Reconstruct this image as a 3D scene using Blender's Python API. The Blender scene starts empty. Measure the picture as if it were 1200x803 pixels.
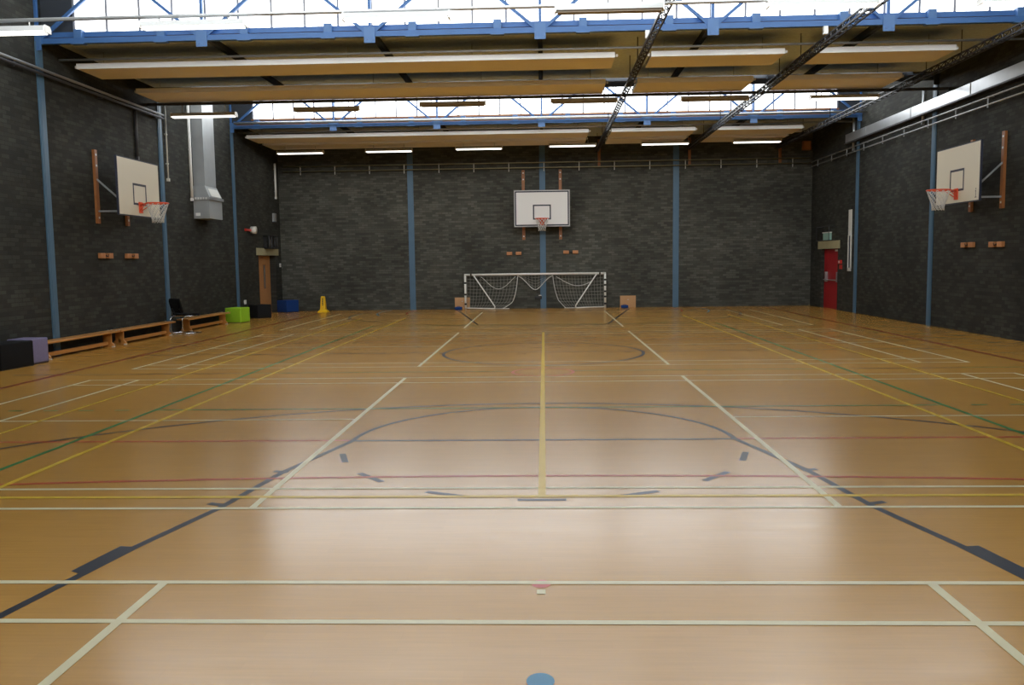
import bpy, math, random
from mathutils import Vector, Matrix
random.seed(7)
PI = math.pi
scene = bpy.context.scene
col = scene.collection

# ------------------------------------------------------------------ helpers
class MB:
    """collects simple shapes into one mesh"""
    def __init__(s): s.v = []; s.f = []; s.m = []; s.sm = []; s.mi = 0
    def add(s, vs, fs, smooth=False):
        b = len(s.v); s.v += [tuple(v) for v in vs]
        for f in fs:
            s.f.append([b + i for i in f]); s.m.append(s.mi); s.sm.append(smooth)
        return s
    def box(s, x0, x1, y0, y1, z0, z1):
        if x0 > x1: x0, x1 = x1, x0
        if y0 > y1: y0, y1 = y1, y0
        vs = [(x0,y0,z0),(x1,y0,z0),(x1,y1,z0),(x0,y1,z0),(x0,y0,z1),(x1,y0,z1),(x1,y1,z1),(x0,y1,z1)]
        return s.add(vs, [(3,2,1,0),(4,5,6,7),(0,1,5,4),(1,2,6,5),(2,3,7,6),(3,0,4,7)])
    def rbox(s, x0, x1, y0, y1, z0, z1, b):
        """box with chamfered edges"""
        import bmesh
        bm = bmesh.new(); bmesh.ops.create_cube(bm, size=1)
        for v in bm.verts:
            v.co = Vector(((x0+x1)/2 + v.co.x*(x1-x0), (y0+y1)/2 + v.co.y*(y1-y0), (z0+z1)/2 + v.co.z*(z1-z0)))
        bmesh.ops.bevel(bm, geom=list(bm.edges), offset=b, segments=3, profile=.6, affect='EDGES')
        bm.verts.index_update()
        s.add([v.co[:] for v in bm.verts], [[v.index for v in f.verts] for f in bm.faces], True); bm.free()
        return s
    def prism(s, pts, axis, a0, a1):
        """polygon pts (2D) extruded along axis from a0 to a1"""
        def mk(p, a):
            if axis == 'x': return (a, p[0], p[1])
            if axis == 'y': return (p[0], a, p[1])
            return (p[0], p[1], a)
        n = len(pts)
        vs = [mk(p, a0) for p in pts] + [mk(p, a1) for p in pts]
        fs = [tuple(range(n))[::-1], tuple(range(n, 2*n))] + [(i, (i+1) % n, n+(i+1) % n, n+i) for i in range(n)]
        return s.add(vs, fs)
    def tube(s, pts, r, n=8, closed=False, cap=True):
        pts = [Vector(p) for p in pts]; m = len(pts); rings = []
        up0 = None
        for i, p in enumerate(pts):
            a = pts[i-1] if (i > 0 or closed) else p
            b = pts[(i+1) % m] if (i < m-1 or closed) else p
            t = (b-a).normalized()
            if up0 is None:
                up0 = Vector((0,0,1)) if abs(t.z) < .9 else Vector((1,0,0))
            u = (up0 - t*up0.dot(t)).normalized(); up0 = u
            w = t.cross(u)
            rings.append([p + u*(r*math.cos(2*PI*k/n)) + w*(r*math.sin(2*PI*k/n)) for k in range(n)])
        vs = [v for rg in rings for v in rg]; fs = []
        for i in range(m if closed else m-1):
            j = (i+1) % m
            for k in range(n):
                k2 = (k+1) % n
                fs.append((i*n+k, j*n+k, j*n+k2, i*n+k2))
        if cap and not closed:
            fs.append(tuple(range(n))); fs.append(tuple((m-1)*n+k for k in range(n))[::-1])
        return s.add(vs, fs, True)
    def bar(s, a, b, w, h):
        """rectangular bar from a to b, width w (horizontal) height h"""
        a = Vector(a); b = Vector(b); t = (b-a).normalized()
        up = Vector((0,0,1)) if abs(t.z) < .95 else Vector((0,1,0))
        side = t.cross(up).normalized(); u = side.cross(t).normalized()
        vs = []
        for p in (a, b):
            for sx, sz in ((-1,-1),(1,-1),(1,1),(-1,1)): vs.append(p + side*(sx*w/2) + u*(sz*h/2))
        return s.add(vs, [(0,1,2,3),(7,6,5,4),(0,4,5,1),(1,5,6,2),(2,6,7,3),(3,7,4,0)])
    def lathe(s, prof, cx, cy, n=24):
        """profile (r,z) turned about a vertical axis"""
        vs = []; fs = []; m = len(prof)
        for r, z in prof:
            for k in range(n): vs.append((cx + r*math.cos(2*PI*k/n), cy + r*math.sin(2*PI*k/n), z))
        for i in range(m-1):
            for k in range(n):
                k2 = (k+1) % n; fs.append((i*n+k, i*n+k2, (i+1)*n+k2, (i+1)*n+k))
        fs.append(tuple(range(n))[::-1]); fs.append(tuple((m-1)*n+k for k in range(n)))
        return s.add(vs, fs, True)
    def build(s, name, mats, parent=None, local=False):
        me = bpy.data.meshes.new(name)
        vs = s.v
        if parent is not None and not local:
            off = parent.location
            pp = parent.parent
            vs = [(v[0]-ROOT[parent][0], v[1]-ROOT[parent][1], v[2]-ROOT[parent][2]) for v in vs]
        me.from_pydata(vs, [], s.f)
        if not isinstance(mats, (list, tuple)): mats = [mats]
        for mm in mats: me.materials.append(mm)
        for p, mi, sm in zip(me.polygons, s.m, s.sm): p.material_index = mi; p.use_smooth = sm
        me.update()
        o = bpy.data.objects.new(name, me); col.objects.link(o)
        if parent is not None: o.parent = parent; ROOT[o] = ROOT[parent]
        else: ROOT[o] = (0,0,0)
        return o
ROOT = {}
def tag(o, label=None, cat=None, group=None, kind=None):
    if label: o['label'] = label
    if cat: o['category'] = cat
    if group: o['group'] = group
    if kind: o['kind'] = kind
    return o
def thing(name, label, cat, loc=(0,0,0), rz=0, group=None):
    o = bpy.data.objects.new(name, None); col.objects.link(o)
    o.empty_display_size = .2
    o.location = loc; o.rotation_euler = (0,0,rz); ROOT[o] = tuple(loc)
    return tag(o, label, cat, group)
def single(name, mb, mat, label, cat, group=None):
    """a thing that is one mesh"""
    return tag(mb.build(name, mat), label, cat, group)
def dup(root, loc, rz=None, label=None, group=None):
    r = root.copy(); col.objects.link(r); r.location = loc
    if rz is not None: r.rotation_euler = (0,0,rz)
    if label: r['label'] = label
    if group: r['group'] = group
    for ch in list(root.children):
        c = ch.copy(); col.objects.link(c); c.parent = r
        for g in list(ch.children):
            d = g.copy(); col.objects.link(d); d.parent = c
    return r

# ------------------------------------------------------------------ materials
def mat(name, rgb, rough=.6, metal=0, spec=.5, var=.0, vscale=8.0, emit=0, emitcol=None):
    m = bpy.data.materials.new(name); m.use_nodes = True
    nt = m.node_tree; b = nt.nodes['Principled BSDF']
    b.inputs['Base Color'].default_value = (*rgb, 1); b.inputs['Roughness'].default_value = rough
    b.inputs['Metallic'].default_value = metal; b.inputs['Specular IOR Level'].default_value = spec
    if var:
        tc = nt.nodes.new('ShaderNodeTexCoord'); nz = nt.nodes.new('ShaderNodeTexNoise')
        nz.inputs['Scale'].default_value = vscale; nz.inputs['Detail'].default_value = 4
        mx = nt.nodes.new('ShaderNodeMix'); mx.data_type = 'RGBA'
        mx.inputs['A'].default_value = (*[c*(1-var) for c in rgb], 1); mx.inputs['B'].default_value = (*[min(1, c*(1+var)) for c in rgb], 1)
        nt.links.new(tc.outputs['Object'], nz.inputs['Vector']); nt.links.new(nz.outputs['Fac'], mx.inputs['Factor'])
        nt.links.new(mx.outputs['Result'], b.inputs['Base Color'])
    if emit:
        b.inputs['Emission Color'].default_value = (*(emitcol or rgb), 1); b.inputs['Emission Strength'].default_value = emit
    return m

def brick_mat(name, axis, k=1.0):
    """dark grey brickwork; axis = the horizontal world axis of the wall"""
    m = bpy.data.materials.new(name); m.use_nodes = True
    nt = m.node_tree; N = nt.nodes.new; L = nt.links.new; b = nt.nodes['Principled BSDF']
    tc = N('ShaderNodeTexCoord'); sep = N('ShaderNodeSeparateXYZ'); cmb = N('ShaderNodeCombineXYZ')
    L(tc.outputs['Object'], sep.inputs[0])
    L(sep.outputs['X' if axis == 'x' else 'Y'], cmb.inputs['X']); L(sep.outputs['Z'], cmb.inputs['Y'])
    br = N('ShaderNodeTexBrick'); L(cmb.outputs[0], br.inputs['Vector'])
    br.inputs['Scale'].default_value = 1; br.inputs['Brick Width'].default_value = .225; br.inputs['Row Height'].default_value = .075
    br.inputs['Mortar Size'].default_value = .006; br.inputs['Bias'].default_value = -.15
    br.inputs['Color1'].default_value = (.060,.062,.056,1); br.inputs['Color2'].default_value = (.116,.120,.106,1)
    br.inputs['Mortar'].default_value = (.062,.061,.054,1)
    n1 = N('ShaderNodeTexNoise'); n1.inputs['Scale'].default_value = .55; n1.inputs['Detail'].default_value = 5
    n1.inputs['Roughness'].default_value = .62; L(tc.outputs['Object'], n1.inputs['Vector'])
    mr = N('ShaderNodeMapRange'); L(n1.outputs['Fac'], mr.inputs['Value'])
    mr.inputs['From Min'].default_value = .3; mr.inputs['From Max'].default_value = .72
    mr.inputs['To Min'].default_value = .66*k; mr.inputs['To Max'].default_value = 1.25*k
    mx = N('ShaderNodeMix'); mx.data_type = 'RGBA'; mx.blend_type = 'MULTIPLY'; mx.inputs['Factor'].default_value = 1
    L(br.outputs['Color'], mx.inputs['A']); L(mr.outputs['Result'], mx.inputs['B'])
    # slightly greener / browner bricks here and there
    n2 = N('ShaderNodeTexNoise'); n2.inputs['Scale'].default_value = 3.0; n2.inputs['Detail'].default_value = 3
    L(cmb.outputs[0], n2.inputs['Vector'])
    cr = N('ShaderNodeValToRGB'); L(n2.outputs['Fac'], cr.inputs['Fac'])
    cr.color_ramp.elements[0].position = .35; cr.color_ramp.elements[0].color = (1,.97,.93,1)
    cr.color_ramp.elements[1].position = .65; cr.color_ramp.elements[1].color = (.98,1.0,.97,1)
    mx2 = N('ShaderNodeMix'); mx2.data_type = 'RGBA'; mx2.blend_type = 'MULTIPLY'; mx2.inputs['Factor'].default_value = 1
    L(mx.outputs['Result'], mx2.inputs['A']); L(cr.outputs['Color'], mx2.inputs['B'])
    L(mx2.outputs['Result'], b.inputs['Base Color'])
    bp = N('ShaderNodeBump'); bp.inputs['Strength'].default_value = .35; bp.inputs['Distance'].default_value = .006; bp.invert = True
    L(br.outputs['Fac'], bp.inputs['Height']); L(bp.outputs['Normal'], b.inputs['Normal'])
    b.inputs['Roughness'].default_value = .82; b.inputs['Specular IOR Level'].default_value = .2
    return m

FLOOR_ROUGH = .225
def floor_mat():
    m = bpy.data.materials.new('beech_strip_floor'); m.use_nodes = True
    nt = m.node_tree; N = nt.nodes.new; L = nt.links.new; b = nt.nodes['Principled BSDF']
    tc = N('ShaderNodeTexCoord')
    br = N('ShaderNodeTexBrick'); L(tc.outputs['Object'], br.inputs['Vector'])
    br.inputs['Scale'].default_value = 1; br.inputs['Brick Width'].default_value = .62; br.inputs['Row Height'].default_value = .072
    br.inputs['Mortar Size'].default_value = .0012; br.inputs['Bias'].default_value = 0
    br.inputs['Color1'].default_value = (.475,.243,.046,1); br.inputs['Color2'].default_value = (.500,.257,.050,1)
    br.inputs['Mortar'].default_value = (.465,.237,.045,1)
    mp = N('ShaderNodeMapping'); mp.inputs['Scale'].default_value = (1.2, 22, 1); L(tc.outputs['Object'], mp.inputs['Vector'])
    gr = N('ShaderNodeTexNoise'); gr.inputs['Scale'].default_value = 2.2; gr.inputs['Detail'].default_value = 6; L(mp.outputs[0], gr.inputs['Vector'])
    mr = N('ShaderNodeMapRange'); L(gr.outputs['Fac'], mr.inputs['Value'])
    mr.inputs['From Min'].default_value = .3; mr.inputs['From Max'].default_value = .7; mr.inputs['To Min'].default_value = .95; mr.inputs['To Max'].default_value = 1.05
    mx = N('ShaderNodeMix'); mx.data_type = 'RGBA'; mx.blend_type = 'MULTIPLY'; mx.inputs['Factor'].default_value = 1
    L(br.outputs['Color'], mx.inputs['A']); L(mr.outputs['Result'], mx.inputs['B'])
    L(mx.outputs['Result'], b.inputs['Base Color'])
    # worn lacquer: patchy, slightly streaky gloss
    mp2 = N('ShaderNodeMapping'); mp2.inputs['Scale'].default_value = (.9, 6.0, 1); L(tc.outputs['Object'], mp2.inputs['Vector'])
    sc = N('ShaderNodeTexNoise'); sc.inputs['Scale'].default_value = 1.6; sc.inputs['Detail'].default_value = 7; sc.inputs['Roughness'].default_value = .65
    L(mp2.outputs[0], sc.inputs['Vector'])
    mr2 = N('ShaderNodeMapRange'); L(sc.outputs['Fac'], mr2.inputs['Value'])
    mr2.inputs['From Min'].default_value = .3; mr2.inputs['From Max'].default_value = .7
    mr2.inputs['To Min'].default_value = FLOOR_ROUGH-.015; mr2.inputs['To Max'].default_value = FLOOR_ROUGH+.03
    L(mr2.outputs['Result'], b.inputs['Roughness'])
    b.inputs['Specular IOR Level'].default_value = .60
    return m

def line_mat(name, rgb):
    return mat(name, rgb, FLOOR_ROUGH+.08, 0, .26, .05, 3)

M = {}
M['floor'] = floor_mat()
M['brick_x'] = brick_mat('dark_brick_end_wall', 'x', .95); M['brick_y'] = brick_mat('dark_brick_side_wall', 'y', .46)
M['woodwool'] = mat('woodwool_ceiling', (.70,.80,.92), .95, 0, .1, .22, 14)
M['joist'] = mat('dark_roof_joist', (.030,.036,.046), .7)
M['dark'] = mat('dark_void', (.012,.012,.012), .8)
M['blue'] = mat('blue_steel_paint', (.045,.128,.325), .5, 0, .4, .1, 5)
M['blue_post'] = mat('blue_post_paint', (.072,.142,.222), .5, 0, .4, .12, 4)
M['bluegrey'] = mat('blue_grey_steel', (.06,.15,.345), .5)
M['glazbar'] = mat('grey_glazing_bar', (.25,.25,.27), .6)
M['tan'] = mat('tan_panel_face', (.95,.88,.80), .7, 0, .3, .05, 30)
M['white'] = mat('white_enamel', (.78,.78,.76), .4)
M['offwhite'] = mat('aged_white_metal', (.62,.62,.58), .5, 0, .4, .06, 6)
M['housing'] = mat('grey_white_light_housing', (.40,.41,.41), .5)
M['galv'] = mat('galvanised_steel', (.50,.52,.54), .36, .75, .5, .14, 3)
M['galv_dull'] = mat('dull_galvanised_duct', (.34,.36,.37), .5, .35, .5, .15, 3)
M['pipe'] = mat('pale_steel_pipe', (.52,.53,.54), .35, .6)
M['darkpipe'] = mat('dark_pipe', (.055,.055,.060), .5, .3)
M['brass'] = mat('yellowed_rail_steel', (.34,.32,.20), .4, .5)
M['black'] = mat('black_plastic', (.012,.012,.013), .5)
M['blacksteel'] = mat('black_lattice_steel', (.035,.036,.042), .5, .3)
M['timber'] = mat('varnished_brown_timber', (.30,.115,.035), .45, 0, .5, .18, 7)
M['block'] = mat('orange_wood_block', (.46,.20,.075), .5, 0, .5, .12, 9)
M['bench'] = mat('varnished_pine_bench', (.52,.235,.060), .35, 0, .5, .16, 6)
M['plywood'] = mat('plain_plywood_board', (.50,.28,.13), .6, 0, .4, .08, 5)
M['door_wood'] = mat('orange_wood_door', (.46,.225,.085), .45, 0, .5, .1, 4)
M['red_door'] = mat('red_door_paint', (.33,.012,.018), .45, 0, .5, .06, 4)
M['red'] = mat('red_plastic', (.50,.03,.02), .4)
M['orange'] = mat('orange_red_rim_paint', (.72,.085,.025), .4)
M['cream'] = mat('cream_painted_lintel', (.36,.33,.20), .8, 0, .3, .1, 5)
M['board_white'] = mat('white_backboard', (.74,.74,.74), .5, 0, .3)
M['board_cream'] = mat('cream_backboard', (.70,.665,.55), .5, 0, .3)
M['navy_edge'] = mat('navy_board_edge', (.020,.024,.045), .5)
M['grey_edge'] = mat('grey_board_edge', (.22,.22,.22), .5)
M['net'] = mat('white_cord_net', (.62,.62,.60), .8)
M['goalnet'] = mat('grey_cord_net', (.30,.30,.27), .9)
M['goal'] = mat('white_goal_paint', (.80,.80,.77), .4)
M['chrome'] = mat('chrome_tube', (.62,.63,.65), .2, 1)
M['purple'] = mat('purple_grey_fabric', (.20,.18,.30), .95, 0, .1, .12, 30)
M['blackfab'] = mat('black_fabric', (.014,.014,.015), .95, 0, .1, .1, 30)
M['green'] = mat('lime_green_fabric', (.30,.56,.03), .9, 0, .15, .08, 20)
M['bluefab'] = mat('blue_fabric', (.012,.045,.19), .9, 0, .15, .1, 20)
M['yellow'] = mat('yellow_plastic', (.86,.52,.01), .45)
M['darkink'] = mat('dark_ink', (.06,.045,.02), .6)
M['exit'] = mat('pale_green_sign', (.26,.44,.38), .5)
M['smoked'] = mat('grey_window_glass', (.22,.21,.19), .15)
M['lit'] = mat('lit_diffuser', (.95,.95,.9), .4, emit=3, emitcol=(1,.97,.88)); M['lit'].cycles.emission_sampling = 'NONE'
M['unlit'] = mat('unlit_diffuser', (.30,.26,.21), .5)
# wired translucent roof glass glowing with the overcast sky behind it
def glass_mat(name, strength):
    g = bpy.data.materials.new(name); g.use_nodes = True
    b = g.node_tree.nodes['Principled BSDF']
    b.inputs['Base Color'].default_value = (.8,.82,.84,1); b.inputs['Roughness'].default_value = .3
    b.inputs['Emission Color'].default_value = (.985,1,.99,1); b.inputs['Emission Strength'].default_value = strength
    g.cycles.emission_sampling = 'NONE'
    return g
M['glass'] = glass_mat('translucent_roof_glass', 3.0); M['glass_near'] = glass_mat('near_translucent_roof_glass', 3.0)  # same clean glass twice; the near panes only get dimmer lamps
M['l_white'] = line_mat('cream_line_paint', (.70,.64,.43)); M['l_yellow'] = line_mat('yellow_line_paint', (.66,.44,.030))
M['l_green'] = line_mat('green_line_paint', (.030,.185,.055)); M['l_red'] = line_mat('red_line_paint', (.45,.065,.030))
M['l_dkred'] = line_mat('dark_red_line_paint', (.19,.016,.012)); M['l_navy'] = line_mat('navy_line_paint', (.014,.020,.034))
M['l_blue'] = line_mat('blue_spot_paint', (.07,.25,.42)); M['l_pink'] = line_mat('red_spot_paint', (.60,.10,.09))

# ------------------------------------------------------------------ room shell
W = 9.17; D = 30.18; Y0 = -3.6; TOP = 7.15
TR = (15.9, 25.7); TN = 6.1                      # roof trusses in view, and the one overhead near the camera
fl = MB().box(-W-.4, W+.4, Y0-.3, D+.4, -.2, 0).build('floor', M['floor']); tag(fl, kind='structure')
tag(MB().box(-W-.3, W+.3, D, D+.3, 0, TOP).build('wall_back', M['brick_x']), kind='structure')
tag(MB().box(-W-.3, W+.3, Y0-.3, Y0, 0, TOP).build('wall_front', M['brick_x']), kind='structure')
def side_wall(name, s, dy0, dy1, dz):
    m = MB(); a, b_ = s*W, s*(W+.3)
    m.box(a, b_, Y0, dy0, 0, TOP); m.box(a, b_, dy1, D, 0, TOP); m.box(a, b_, dy0, dy1, dz, TOP)
    m.box(s*(W+.3), s*(W+.4), dy0-.1, dy1+.1, 0, dz+.1)   # dark back of the door recess
    return tag(m.build(name, M['brick_y']), kind='structure')
DL = (27.76, 29.52, 1.95); DR = (27.43, 29.02, 1.92)
side_wall('wall_left', -1, *DL); side_wall('wall_right', 1, *DR)

# roof: flat and low, with three raised roof lanterns glazed on both long sides
SOF, LTOP = 5.87, 7.0
LANT = ((1.2, 6.1), (11.0, 15.9), (20.85, 25.7))
def soffit(y):
    for a, b_ in LANT:
        if a-.2 < y < b_+.2: return LTOP
    return SOF
m = MB()
ys = [Y0]
for a, b_ in LANT:
    m.box(-W, W, ys[-1], a-.14, SOF, SOF+.2); m.box(-W, W, a-.26, b_+.26, LTOP, LTOP+.15); ys.append(b_+.24)
m.box(-W, W, ys[-1], D, SOF, SOF+.2)
ceil = tag(m.build('ceiling', M['woodwool']), kind='structure')
nodesX = [-9.15+3.05*i for i in range(7)]
for a, b_ in ((TR[0]+.15, 20.7), (TR[1]+.15, D-.02)):
    for x in nodesX[1:-1]:
        MB().box(x-.045, x+.045, a, b_, SOF-.11, SOF).build('ceiling_joist', M['joist'], ceil)

# strips of roof glazing, each in the plane behind its truss
def area_lamp(name, loc, rx, sx, sy, radiance, colr):
    l = bpy.data.lights.new(name, 'AREA'); l.shape = 'RECTANGLE'; l.size = sx; l.size_y = sy
    l.energy = radiance*PI*sx*sy; l.color = colr
    o = bpy.data.objects.new(name, l); col.objects.link(o); o.location = loc; o.rotation_euler = (rx, 0, 0)
    return o
SKY = {'glass': 6.0, 'glass_near': 2.6}  # near skylight lamps turned down to balance near and far light
def glazing(n, yt, x0, x1, bars=True, off=.2, gm='glass'):
    z0, z1 = 5.93, LTOP; yg = yt+off
    w = tag(MB().box(x0, x1, yg-.01, yg+.01, z0, z1).build('window_%d' % n, M[gm]), kind='structure')
    MB().box(x0-.05, x1+.05, yg-.05, yg+.04, z0-.035, z0+.012).build('sill', M['timber'], w)
    MB().box(x0-.05, x1+.05, yg-.05, yg+.04, z1-.03, z1).build('head', M['joist'], w)
    s_ = -1 if off > 0 else 1        # skylight enters the hall through the pane
    area_lamp('skylight', (0, yg+s_*.014, (z0+z1)/2), s_*PI/2, x1-x0-.02, z1-z0-.03, SKY[gm], (.985, 1, .99))
    x = x0
    while bars and x <= x1+.01:
        MB().box(x-.019, x+.019, yg-.05, yg-.018, z0, z1).build('glazing_bar', M['glazbar'], w); x += .61
    MB().box(-W, x0-.02, yg-.02, yg+.04, z0-.1, z1).build('blank_panel', M['joist'], w)
    MB().box(x1+.02, W, yg-.02, yg+.04, z0-.1, z1).build('blank_panel', M['joist'], w)
    return w
glazing(1, LANT[1][1], -8.54, 8.54, gm='glass_near'); glazing(2, LANT[2][1], -8.54, 8.54); glazing(3, LANT[0][1], -8.54, 8.54, False, gm='glass_near')
glazing(4, LANT[0][0], -8.54, 8.54, False, -.12, 'glass_near'); glazing(5, LANT[1][0], -8.54, 8.54, False, -.12); glazing(6, LANT[2][0], -8.54, 8.54, False, -.12)

# ------------------------------------------------------------------ painted court lines (all are parts of the floor)
class Lines(MB):
    def __init__(s, z): super().__init__(); s.z = z
    def up(s): s.z += .00001
    def seg(s, x0, y0, x1, y1, w=.05):
        s.up(); dx, dy = x1-x0, y1-y0; l = math.hypot(dx, dy); nx, ny = -dy/l*w/2, dx/l*w/2
        s.add([(x0+nx,y0+ny,s.z),(x0-nx,y0-ny,s.z),(x1-nx,y1-ny,s.z),(x1+nx,y1+ny,s.z)], [(0,1,2,3)])
        return s
    def path(s, pts, w=.05, closed=False):
        s.up(); n = len(pts); L_, R_ = [], []
        for i in range(n):
            a = pts[i-1] if (i or closed) else pts[i]; b = pts[(i+1) % n] if (i < n-1 or closed) else pts[i]
            dx, dy = b[0]-a[0], b[1]-a[1]; l = math.hypot(dx, dy)
            L_.append((pts[i][0]-dy/l*w/2, pts[i][1]+dx/l*w/2, s.z)); R_.append((pts[i][0]+dy/l*w/2, pts[i][1]-dx/l*w/2, s.z))
        s.add(L_+R_, [(i, n+i, n+(i+1) % n, (i+1) % n) for i in range(n if closed else n-1)])
        return s
    def ell(s, cx, cy, a, b, t0=0, t1=360, w=.05, n=64):
        full = abs(t1-t0) >= 360
        k = n if full else n+1
        return s.path([(cx+a*math.cos(math.radians(t0+(t1-t0)*i/n)), cy+b*math.sin(math.radians(t0+(t1-t0)*i/n))) for i in range(k)], w, full)
    def poly(s, pts): s.add([(x, y, s.z) for x, y in pts], [tuple(range(len(pts)))]); return s
    def disc(s, cx, cy, a, b): return s.poly([(cx+a*math.cos(2*PI*i/32), cy+b*math.sin(2*PI*i/32)) for i in range(32)])
HALF = 15.755
nv = Lines(.0012)
mir = lambda y: 2*HALF-y
keyL = [(-3.0,1.77),(-2.59,3.94),(-2.41,4.93),(-2.21,5.75),(-2.08,6.74),(-1.78,7.95)]
nv.path(keyL, .055); nv.path([(-x,y) for x, y in keyL], .055)
nv.seg(-1.80,7.95,1.80,7.95,.05); nv.ell(0,7.95,1.78,1.81,0,180)
for a, b_ in (((-1.75,7.40),(-1.65,7.08)),((-1.45,6.70),(-1.22,6.43)),((-.84,6.14),(-.57,6.02)),((-.17,5.92),(.17,5.92))):
    nv.seg(*a,*b_,.055)
    if a[0]+b_[0]: nv.seg(-a[0],a[1],-b_[0],b_[1],.055)
for s_ in (-1, 1):
    nv.poly([(s_*2.58,4.52),(s_*2.51,4.94),(s_*2.40,4.92),(s_*2.49,4.47)])
    nv.seg(s_*2.33,5.85,s_*2.20,5.80,.055); nv.seg(s_*2.16,6.78,s_*2.04,6.74,.055)
nv.ell(0,3.5,6.52,6.52,8,172,.05,80)
for s_ in (-1, 1): nv.seg(s_*7.4,HALF,s_*1.8,HALF,.045)
nv.seg(-1.8,HALF,1.8,HALF,.03)
nv.ell(0,15.62,1.80,1.90,0,360,.055,72)
nv.path([(-2.93,29.6),(-1.72,22.65)],.06); nv.path([(2.93,29.6),(1.70,22.65)],.06)
nv.seg(-1.72,22.65,1.70,22.65,.03)
nv.ell(0,27.2,6.05,5.05,-200,20,.06,90)
nv.seg(-8.2,13.0,-4.6,13.0,.04); nv.seg(4.6,13.0,6.2,13.0,.04)
nv.build('navy_basketball_lines', M['l_navy'], fl)
bl = Lines(.0014)
bl.ell(0,28.6,5.45,5.0,165,200,.05,20); bl.ell(0,28.6,5.35,5.0,-20,15,.05,20)
bl.disc(0,3.30,.056,.068)
bl.build('blue_marks', M['l_blue'], fl)
wh = Lines(.0022)
courts = [(-2.3,-1.79,3.861,4.356),(5.726,6.238,11.83,12.341),(13.655,14.174,19.70,20.215),(21.52,22.02,27.62,28.12)]
for i, (a, b_, c, d) in enumerate(courts):
    for y in (a, b_, c, d): wh.seg(-6.65,y,6.65,y, .045 if i < 3 else .03)
    for s_ in (-1, 1):
        wh.seg(s_*1.985,a,s_*1.985,d,.05); wh.seg(s_*6.627,a,s_*6.627,d,.05); wh.seg(s_*5.896,a,s_*5.896,d,.05)
        wh.seg(s_*1.985,(a+d)/2+.03,s_*6.627,(a+d)/2+.03,.04)
wh.poly([(-.022,4.20),(.022,4.20),(.022,4.26),(-.022,4.26)])
wh.build('cream_badminton_lines', M['l_white'], fl)
ye = Lines(.0026)
for s_ in (-1, 1): ye.seg(s_*4.115,.3,s_*4.115,25.7,.05); ye.seg(s_*5.448,.3,s_*5.448,25.7,.045)
ye.seg(-5.448,6.009,5.448,6.009,.055); ye.seg(0,5.99,0,20.1,.055)
ye.build('yellow_tennis_lines', M['l_yellow'], fl)
gn = Lines(.0018)
for s_ in (-1, 1):
    gn.seg(s_*4.474,3.35,s_*4.474,22.6,.05)
    for k in range(5): gn.seg(s_*(4.78+.42*k),9.727,s_*(4.95+.42*k),9.727,.045)
gn.seg(-4.474,9.727,4.474,9.727,.045); gn.seg(-4.474,13.0,-.46,13.0,.035); gn.seg(.46,13.0,4.474,13.0,.035)
gn.seg(6.2,13.0,8.2,13.0,.035); gn.seg(-4.474,22.6,4.474,22.6,.035)
gn.build('green_volleyball_lines', M['l_green'], fl)
rd = Lines(.0016)
for s_ in (-1, 1): rd.seg(s_*7.45,7.968,s_*1.81,7.968,.045)
rd.path([(x*.25, 6.60-.0125*(x*.25)**2) for x in range(-20, 21)], .045)
rd.ell(0,12.88,.455,.455,0,360,.045,40); rd.seg(-7.45,18.05,7.45,18.05,.025)
rd.ell(0,28.6,4.5,4.2,165,195,.05,16); rd.ell(0,28.6,4.5,4.2,-15,15,.05,16)
rd.build('red_court_lines', M['l_red'], fl)
dr = Lines(.0016)
for s_ in (-1, 1): dr.seg(s_*7.478,.3,s_*7.478,29.6,.075)
dr.build('dark_red_boundary_lines', M['l_dkred'], fl)
pk = Lines(.0016); pk.disc(0,4.34,.05,.055); pk.build('red_spot', M['l_pink'], fl)

# ------------------------------------------------------------------ blue steel posts against the walls
def post(x, y, nrm, label, ztop=5.75):
    m = MB()
    if nrm == 'y': m.box(x-.1, x+.1, y-.025, y, 0, ztop); m.box(x-.055, x+.055, y-.032, y-.025, 0, ztop)
    else:
        s_ = -1 if x > 0 else 1
        m.box(x, x+s_*.025, y-.1, y+.1, 0, ztop); m.box(x+s_*.025, x+s_*.032, y-.055, y+.055, 0, ztop)
    single('steel_post', m, M['blue_post'], label, 'post', 'blue posts along the walls')
post(-4.56, D, 'y', 'blue steel post on the far wall to the left of the goal', 6.2)
post(0, D, 'y', 'blue steel post behind the far backboard and the goal', 6.2)
post(4.57, D, 'y', 'blue steel post on the far wall to the right of the goal', 6.2)
post(-W, 15.92, 'x', 'blue steel post on the left wall above the first bench, nearest the camera')
post(-W, 20.85, 'x', 'blue steel post on the left wall between the backboard and the silver duct')
post(-W, 25.73, 'x', 'blue steel post on the left wall beyond the silver duct, above the green cube')
post(W, 25.85, 'x', 'blue steel post on the right wall beside the red door and white gauge')
post(W, 20.92, 'x', 'blue steel post on the right wall behind the rim of the right backboard')

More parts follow.
